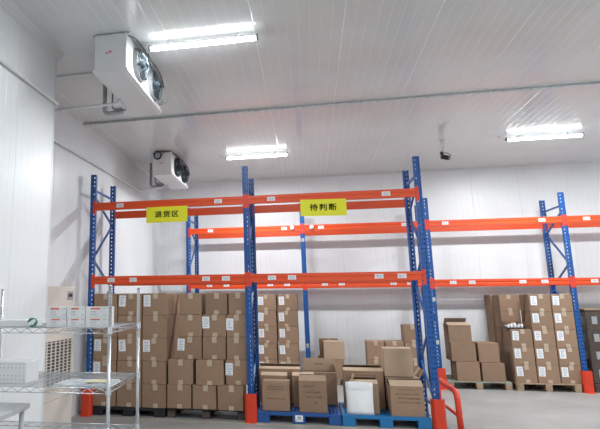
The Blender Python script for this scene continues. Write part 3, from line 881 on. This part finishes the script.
small_box(1.535, 1.683, -4.66, zt, .062, 'small white box, lower left of the six with red stripes')
small_box(1.525, 1.678, -4.66, zt+.062, .079, 'small white box, upper left of the six with red stripes')
small_box(1.686, 1.818, -4.66, zt, .062, 'small white box, lower middle of the six with red stripes')
small_box(1.682, 1.818, -4.66, zt+.062, .079, 'small white box, upper middle of the six with red stripes')
small_box(1.820, 1.985, -4.66, zt, .062, 'small white box, lower right of the six, beside the shelf post')
small_box(1.820, 1.985, -4.66, zt+.062, .079, 'small white box, upper right of the six, beside the shelf post')
bm = BM(); rbox(bm, (-.16, 0, 0), (.16, .2, .045), .003); o = obj('flat_white_box', bm, 'plasticw', loc=(1.24, -4.62, zt)); on_shelf(o); tag(o, 'flat plain white box at the left end of the top wire shelf', 'box')
bm = BM(); n = 24
ring = lambda r, y: [bm.verts.new((r*math.cos(2*PI*k/n), y, r*math.sin(2*PI*k/n))) for k in range(n)]
A, B, C_, D_ = ring(.032, 0), ring(.032, .03), ring(.02, .03), ring(.02, 0)
for P, Q in ((A,B),(B,C_),(C_,D_),(D_,A)):
    for k in range(n): bm.faces.new((P[k], P[(k+1)%n], Q[(k+1)%n], Q[k]))
o = obj('tape_roll', bm, 'green', loc=(1.43, -4.68, zt+.032)); on_shelf(o); tag(o, 'green roll of tape standing on the top wire shelf', 'tape')
bm = BM(); box(bm, (-.012, -.0008, -.03), (.012, 0, .03), mtx=Matrix.Rotation(1.0, 4, 'Y')); obj('stripe', bm, 'label', o)
# second shelf
zt2 = 1.115+.0045
bm = BM(); rbox(bm, (-.17, 0, 0), (.17, .22, .15), .004, 2)
o = obj('perforated_white_box', bm, 'plasticw', loc=(1.20, -4.60, zt2)); on_shelf(o); tag(o, 'white perforated box at the left edge of the second wire shelf', 'box')
bm = BM()
for i in range(8):
    for j in (.03, .055, .11, .135): box(bm, (.15-.03*i-.004, -.0008, j-.003), (.15-.03*i+.004, -.0002, j+.003), 1)
for j in (.03, .055, .11, .135): box(bm, (-.066, -.0007, j-.0035), (.156, -.00015, j+.0035))
box(bm, (-.066, -.0007, .0265), (-.062, -.00015, .1385))
obj('vent_holes', bm, ['plasticw', 'print'], o)
bm = BM(); nn = 10; vv = []
rr = random.Random(3)
for i in range(nn+1):
    vv.append([bm.verts.new((.40*i/nn, .28*j/6, .004+.014*rr.random())) for j in range(7)])
for i in range(nn):
    for j in range(6): bm.faces.new((vv[i][j], vv[i+1][j], vv[i+1][j+1], vv[i][j+1]))
r_ = bmesh.ops.extrude_face_region(bm, geom=bm.faces[:])
for v in [g for g in r_['geom'] if isinstance(g, bmesh.types.BMVert)]: v.co.z = 0
o = obj('plastic_sleeve', bm, 'film', loc=(1.60, -4.66, zt2)); on_shelf(o); tag(o, 'crumpled clear plastic sleeve of papers on the second wire shelf', 'bag')
bm = BM(); box(bm, (.20, .06, .018), (.36, .2, .021)); obj('paper', bm, 'cream', o)

# ------------------------------------------------------------------ stainless steel table
t = thing('steel_table', 'stainless steel worktable corner at the bottom left edge', 'table', (1.535, -4.80, 0), math.radians(4.5))
TW, TL, TH = .80, 1.3, 1.03
bm = BM(); rbox(bm, (-TW, -TL, TH-.034), (0, 0, TH), .004, 2); obj('tabletop', bm, 'steel', t)
for x in (-TW+.04, -.04):
    for y in (-TL+.04, -.04):
        bm = BM(); tube(bm, [(x, y, .02), (x, y, TH-.035)], .017, 12); l = obj('leg', bm, 'steel', t)
        bm = BM(); tube(bm, [(x, y, 0), (x, y, .03)], .024, 12); obj('levelling_foot', bm, 'black', l)
bm = BM(); box(bm, (-TW+.08, -TL+.08, .2), (-.065, -.08, .225)); obj('under_shelf', bm, 'steel', t)

# ------------------------------------------------------------------ world and camera
w = bpy.data.worlds.new('World'); S.world = w; w.use_nodes = True
w.node_tree.nodes['Background'].inputs[0].default_value = (.6, .65, .7, 1)
w.node_tree.nodes['Background'].inputs[1].default_value = .05

yaw, pitch, roll = -.2187, .1877, -.0059
cyw, syw = math.cos(yaw), math.sin(yaw); cp, sp_ = math.cos(pitch), math.sin(pitch); cr, sr = math.cos(roll), math.sin(roll)
fwd = Vector((syw*cp, cyw*cp, sp_)); right = Vector((cyw, -syw, 0)); up = right.cross(fwd)
r2 = right*cr + up*sr; u2 = -right*sr + up*cr
cd = bpy.data.cameras.new('Camera'); cam = bpy.data.objects.new('Camera', cd); C.objects.link(cam)
mt = Matrix((( r2.x, u2.x, -fwd.x, 3.4009), (r2.y, u2.y, -fwd.y, -8.392), (r2.z, u2.z, -fwd.z, 1.6946), (0, 0, 0, 1)))
cam.matrix_world = mt
cd.sensor_fit = 'HORIZONTAL'; cd.sensor_width = 36; cd.lens = 553.9965/600*36
cd.shift_x = (300-184.456)/600; cd.shift_y = (195.871-214.5)/600
cd.clip_start = .05; cd.clip_end = 100
S.camera = cam
S.view_settings.view_transform = 'Standard'; S.view_settings.look = 'None'; S.view_settings.gamma = 1
S.view_settings.use_curve_mapping = False
S.view_settings.exposure = 0.88
